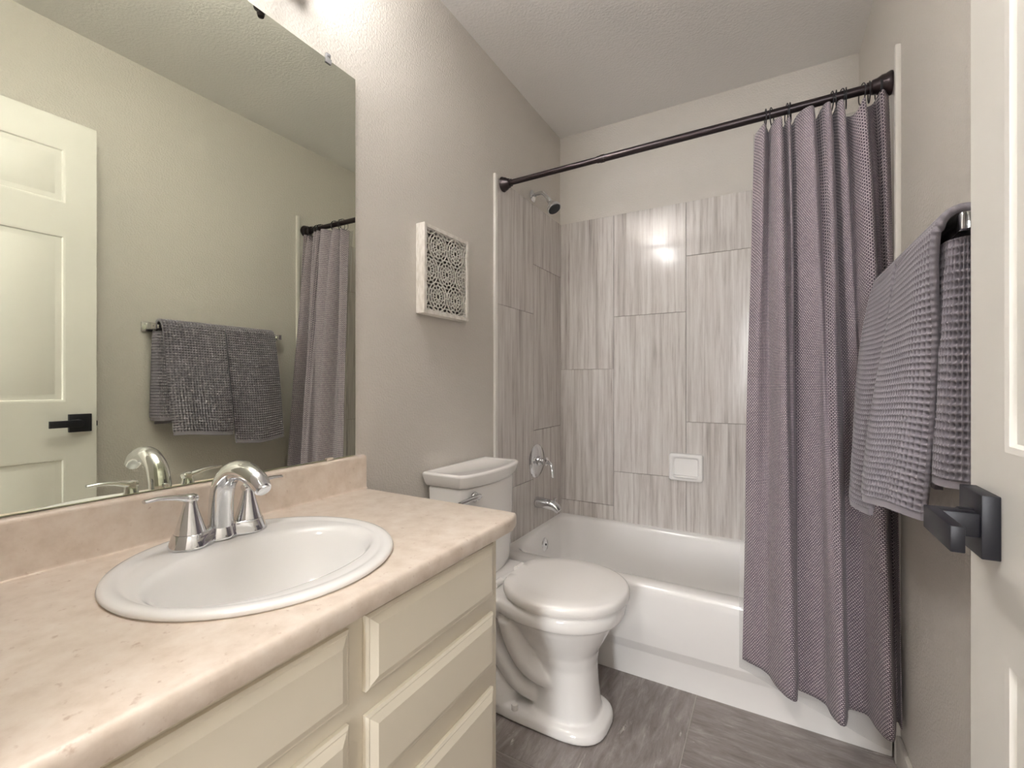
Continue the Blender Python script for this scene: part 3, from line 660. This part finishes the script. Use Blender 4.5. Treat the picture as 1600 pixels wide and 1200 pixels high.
# plan view of the folds (x, y): at the rod, and at the lower hem
TOPC = [(0.9817, 1.7216), (1.0079, 1.6820), (1.0151, 1.7072), (1.0205, 1.7288), (1.0296, 1.6964), (1.0438, 1.6712), (1.0562, 1.6748), (1.0602, 1.7252), (1.0772, 1.6820), (1.0850, 1.7252), (1.0964, 1.6928), (1.1161, 1.6640), (1.1358, 1.6568), (1.1434, 1.6820), (1.1502, 1.7288), (1.1675, 1.6712), (1.1819, 1.6676), (1.1932, 1.7288), (1.2032, 1.6784), (1.2156, 1.6748), (1.2256, 1.7324), (1.2457, 1.6820), (1.2665, 1.6748), (1.2772, 1.7324), (1.2949, 1.7252), (1.3071, 1.6784), (1.3260, 1.7072)]
BOTC = [(0.9473, 1.6370), (0.9747, 1.6333), (1.0015, 1.6309), (1.0226, 1.6163), (1.0395, 1.5821), (1.0590, 1.5553), (1.0781, 1.5455), (1.0912, 1.5553), (1.0957, 1.5919), (1.0987, 1.6309), (1.1072, 1.6370), (1.1395, 1.6333), (1.1668, 1.6163), (1.1774, 1.5736), (1.1929, 1.5455), (1.2065, 1.5504), (1.2163, 1.5919), (1.2236, 1.6358), (1.2447, 1.6370), (1.2670, 1.6260), (1.2782, 1.5797), (1.2926, 1.5431), (1.3083, 1.5406), (1.3196, 1.5797), (1.3293, 1.6260), (1.3352, 1.6285), (1.3361, 1.5992)]
def curtain():
    tp = np.array(TOPC); bt = np.array(BOTC)
    nu, nv = 560, 96; zt = 1.915
    A = smooth_path(tp, nu); B = smooth_path(bt, nu)
    s = np.concatenate([[0], np.cumsum(np.linalg.norm(np.diff(B, axis=0), axis=1))])
    fx_ = np.linspace(0, 1, nu)
    zb = np.interp(fx_, [0, .15, .45, .65, .9, 1], [.188, .165, .130, .124, .132, .130])
    co = np.empty((nv, nu, 3)); uv = np.empty((nv, nu, 2))
    droop = .046 * np.exp(-((A[:, 0] - 1.2454) / .0165) ** 2)              # one loop hangs between two rings
    dip = -droop - .012 * np.clip((A[:, 1] - 1.676) / .055, 0, 1) + np.interp(fx_, [0, 1], [-.002, .012])
    for j in range(nv):
        t = j / (nv - 1); w = t ** .75
        wob = .0035 * math.sin(t * 9) * np.sin(fx_ * 23 + t * 3) * min(1, t * 4) * (1 - t * .3)
        z0 = zt + dip
        co[j, :, 0] = A[:, 0] * (1 - w) + B[:, 0] * w + wob * .6
        co[j, :, 1] = A[:, 1] * (1 - w) + B[:, 1] * w + wob
        co[j, :, 2] = z0 * (1 - t) + zb * t
        uv[j, :, 0] = s; uv[j, :, 1] = co[j, :, 2]
    idx = np.arange(nv * nu).reshape(nv, nu)
    q = np.stack([idx[:-1, :-1], idx[1:, :-1], idx[1:, 1:], idx[:-1, 1:]], -1).reshape(-1, 4)
    me = bpy.data.meshes.new('m'); me.from_pydata(co.reshape(-1, 3).tolist(), [], q.tolist())
    l = me.uv_layers.new(name='UVMap'); l.data.foreach_set('uv', uv.reshape(-1, 2)[q.ravel()].ravel())
    t = thing('shower_curtain', 'grey purple basket weave shower curtain bunched at the right end of the rod', 'shower curtain', (1.15, 1.65, .13))
    o = obj('fabric', me, M['weave'], t, smooth=180); add_mod(o, 'SOLIDIFY', thickness=.0022, offset=0)
    # stitched header band
    k = 7; hz = co[2:k, :, :].copy(); return co
CUR = curtain()
def rings():
    for i, (x, tilt) in enumerate([(1.0114, 0.1), (1.0296, -0.2), (1.0706, 0.15), (1.0811, -0.1), (1.1888, 0.1), (1.2017, -0.15), (1.2129, 0.2), (1.2256, -0.1), (1.2645, 0.15), (1.2813, -0.05), (1.3023, 0.1), (1.3112, -0.12)]):
        z = rodz(x); bm = NB()
        torus(bm, (0, 0, -.011), .029, .0016, (1, tilt, 0), 36, 8)
        bmesh.ops.translate(bm, verts=bm.verts, vec=(x, RY, z))
        tg = ['leftmost of the rings, beside the open half of the rod', 'second from the left, almost touching the first ring', 'third from the left, just before the fourth', 'fourth from the left, leaning against the third ring',
              'fifth from the left, first of the middle cluster', 'sixth from the left, inside the middle cluster', 'seventh from the left, inside the middle cluster by the drooping loop', 'eighth from the left, last of the middle cluster',
              'ninth from the left, just right of the drooping loop', 'tenth from the left, third from the wall flange', 'second ring from the wall flange at right', 'nearest the wall flange at right'][i]
        o = obj('curtain_ring', bm, M['black'], loc=(x, RY, z), smooth=60); tag(o, 'thin black curtain ring, ' + tg, 'curtain ring', 'curtain rings on the bronze rod')
rings()
def liner():
    pts_t = [(0.9752, 1.7420), (0.9997, 1.7520), (1.0371, 1.7440), (1.0918, 1.7560), (1.1522, 1.7440), (1.2120, 1.7560), (1.2672, 1.7460), (1.3217, 1.7480)]
    pts_b = [(0.9377, 1.6440), (0.9924, 1.6460), (1.0451, 1.6430), (1.1044, 1.6480), (1.1610, 1.6440), (1.2159, 1.6480), (1.2635, 1.6440), (1.3213, 1.6450)]
    A = smooth_path(pts_t, 120); B = smooth_path(pts_b, 120); nv = 60
    co = np.empty((nv, 120, 3)); zb = np.interp(np.linspace(0, 1, 120), [0, .5, 1], [.155, .09, .035])
    for j in range(nv):
        t = j / (nv - 1); w = min(1, t / .80) ** .8
        wx = w ** 4
        co[j, :, 1] = A[:, 1] * (1 - w) + B[:, 1] * w; co[j, :, 0] = A[:, 0] * (1 - wx) + B[:, 0] * wx
        co[j, :, 1] += .001 * np.sin(np.linspace(0, 40, 120) + 5 * t)
        co[j, :, 2] = 1.915 * (1 - t) + zb * t
    idx = np.arange(nv * 120).reshape(nv, 120); q = np.stack([idx[:-1, :-1], idx[1:, :-1], idx[1:, 1:], idx[:-1, 1:]], -1).reshape(-1, 4)
    me = bpy.data.meshes.new('m'); me.from_pydata(co.reshape(-1, 3).tolist(), [], q.tolist())
    o = obj('shower_liner', me, M['liner'], loc=(1.15, 1.66, .04), smooth=180); tag(o, 'clear plastic shower liner hanging just behind the woven curtain', 'shower liner')
liner()

# ------------------------------------------------------------------ towel bar and the two towels
BX, BZ = 1.287, 1.318
def towel_bar():
    t = thing('towel_bar', 'square chrome towel bar on the right wall behind the door', 'towel bar', (W, 1.215, BZ))
    obj('bar', box(NB(), (BX - .006, .925, BZ - .008), (BX + .006, 1.515, BZ + .008), .001), M['chrome'], t)
    for y in (.935, 1.505):
        b = obj('bracket', box(NB(), (BX - .013, y - .012, BZ - .013), (W - .008, y + .012, BZ + .013), .0015), M['chrome'], t)
        obj('wall_plate', box(NB(), (W - .009, y - .021, BZ - .021), (W - .0006, y + .021, BZ + .021), .0015), M['chrome'], b)
towel_bar()
def sheet(name, fn, L, Wd, parent, cell=.0115, sub=6, depth=.0085, thick=.0130, flip=False):
    """waffle cloth: fn(u in 0..Wd, v in 0..L arrays) -> points; displaced along its normal in a grid of square pits"""
    nu = int(round(Wd / cell)) * sub + 1; nv = int(round(L / cell)) * sub + 1
    u, v = np.meshgrid(np.linspace(0, Wd, nu), np.linspace(0, L, nv))
    P = fn(u, v); du = np.gradient(P, axis=1); dv = np.gradient(P, axis=0); N = np.cross(du, dv); N /= np.linalg.norm(N, axis=2, keepdims=True) + 1e-12
    if flip: N = -N
    g = lambda a, tot: np.abs(np.sin(PI * a / tot * round(tot / cell)))
    pit = np.clip((g(u, Wd) - .40) / .25, 0, 1) * np.clip((g(v, L) - .40) / .25, 0, 1)
    F = P + N * (thick / 2 - pit * depth)[..., None]; B = P - N * (thick / 2 - pit * depth * .1)[..., None]
    idx = np.arange(nu * nv).reshape(nv, nu); k = nu * nv
    q = np.stack([idx[:-1, :-1], idx[:-1, 1:], idx[1:, 1:], idx[1:, :-1]], -1).reshape(-1, 4); qb = q[:, ::-1] + k
    if flip: q = q[:, ::-1]; qb = qb[:, ::-1]
    rim = np.concatenate([idx[0, :], idx[1:, -1], idx[-1, -2::-1], idx[-2:0:-1, 0]]); r2 = np.roll(rim, -1)
    rq = np.stack([rim, rim + k, r2 + k, r2], -1)
    if flip: rq = rq[:, ::-1]
    me = bpy.data.meshes.new('m'); me.from_pydata(np.concatenate([F.reshape(-1, 3), B.reshape(-1, 3)]).tolist(), [], np.concatenate([q, qb, rq]).tolist())
    return obj(name, me, M['terry'], parent, smooth=180)
def hang(y0, y1, yb0, yb1, zf, zb, xf_t, xf_b, xb_t, xb_b, rtop, rip=.004, bulge=0.0, seed=0, slant=0.0, curl=0.0):
    """towel hung over the bar: length v runs front hem -> over the bar -> back hem; returns fn, L"""
    lf = BZ - zf; lb = BZ - zb; arc = PI * rtop; L = lf + arc + lb
    def fn(u, v):
        Wd = u.max(); f = u / Wd
        a = np.clip((v - lf) / arc, 0, 1); front = v < lf; back = v > lf + arc
        tf = np.clip(1 - v / lf, 0, 1); tb = np.clip((v - lf - arc) / lb, 0, 1)
        xf = (BX - rtop) * (1 - tf ** .6) + xf_b * tf ** .6; xb = (BX + rtop) * (1 - tb ** .6) + xb_b * tb ** .6
        x = np.where(front, xf, np.where(back, xb, BX - rtop * np.cos(PI * a)))
        z = np.where(front, BZ - lf * tf, np.where(back, BZ - lb * tb, BZ + rtop * np.sin(PI * a)))
        ya = y0 + (yb0 - y0) * tf; yb_ = y1 + (yb1 - y1) * tf
        y = ya + (yb_ - ya) * f
        w = np.where(front, tf, 0); x = x - w * (rip * np.sin(f * 9 + seed) + bulge * np.sin(PI * f) + slant * f) - np.where(front, .004 * np.sin(tf * 5 + f * 3 + seed), 0)
        x = x + np.where(front, np.minimum(tf * 3, 1), 0) * curl * np.clip(1 - f / .30, 0, 1) ** 2
        z = z + np.where(front, w * .008 * np.sin(f * 4 + seed), 0) 
        return np.stack([x, y, z], -1)
    return fn, L
def hem(parent, fn, L, Wd, at, seedv):
    """smooth flat hem along the lower edge"""
    n = 60; u = np.linspace(0, Wd, n)[None, :]; p0 = fn(u, np.full((1, n), at))[0]; p1 = fn(u, np.full((1, n), at + .02))[0]
    bm = NB(); rings = []
    for a, b in zip(p0, p1):
        d = (a - b); d /= np.linalg.norm(d); a = Vector(a); d = Vector(d); x = Vector((1, 0, 0)); hgt = .014
        rings.append([a + x * .0050 - d * .003, a - x * .0050 - d * .003, a - x * .0042 + d * hgt, a + x * .0042 + d * hgt])
    loft(bm, rings); bmesh.ops.recalc_face_normals(bm, faces=bm.faces); o = obj('hem', bm, M['terry'], parent, smooth=30); add_mod(o, 'BEVEL', width=.001, segments=2, limit_method='ANGLE'); return o
def towels():
    t = thing('towel', 'grey waffle towel nearest the door on the chrome bar, folded edge showing', 'towel', (BX, 1.09, BZ), 'waffle towels on the bar')
    fn, L = hang(.956, 1.213, .996, 1.222, .852, .895, 1.240, 1.236, 1.31, 1.320, .029, .003, .010, 1, .034, .013)
    sheet('outer_layer', fn, L, .257, t, flip=True); hem(t, fn, L, .257, 0.0, 1)
    # folded inner layer: turns out towards the door, shorter
    zt, zb = 1.298, .925; Lf = zt - zb
    plan = smooth_path([(1.326, .944), (1.298, .944), (1.270, .956), (1.262, .985), (1.262, 1.05), (1.258, 1.19)], 200)
    plan_t = smooth_path([(1.304, .946), (1.292, .947), (1.278, .953), (1.272, .98), (1.276, 1.05), (1.277, 1.19)], 200)
    def fi(u, v):
        f = u / u.max() * 199; i = np.clip(f.astype(int), 0, 198); r = (f - i)[..., None]
        b = plan[i] * (1 - r) + plan[i + 1] * r; tq = plan_t[i] * (1 - r) + plan_t[i + 1] * r
        w = np.clip(v / Lf, 0, 1)[..., None] ** .8; xy = tq * (1 - w) + b * w
        return np.concatenate([xy, (zt - v)[..., None]], -1)
    sheet('folded_layer', fi, Lf, .294, t, cell=.0130)
    hem(t, lambda u, v: fi(u, Lf - v), Lf, .294, 0.0, 2)
    t = thing('towel', 'grey waffle towel farther from the door on the chrome bar, beside the shower curtain', 'towel', (BX, 1.34, BZ), 'waffle towels on the bar')
    fn, L = hang(1.219, 1.462, 1.244, 1.486, .800, .86, 1.240, 1.220, 1.31, 1.320, .029, .003, .012, 3, .012)
    sheet('outer_layer', fn, L, .2520, t, flip=True); hem(t, fn, L, .252, 0.0, 3)
    fn, L = hang(1.226, 1.452, 1.256, 1.474, .825, .89, 1.268, 1.250, 1.302, 1.306, .0160, .002, .004, 3)
    sheet('folded_layer', fn, L, .2415, t, sub=4, thick=.007, flip=True)
towels()
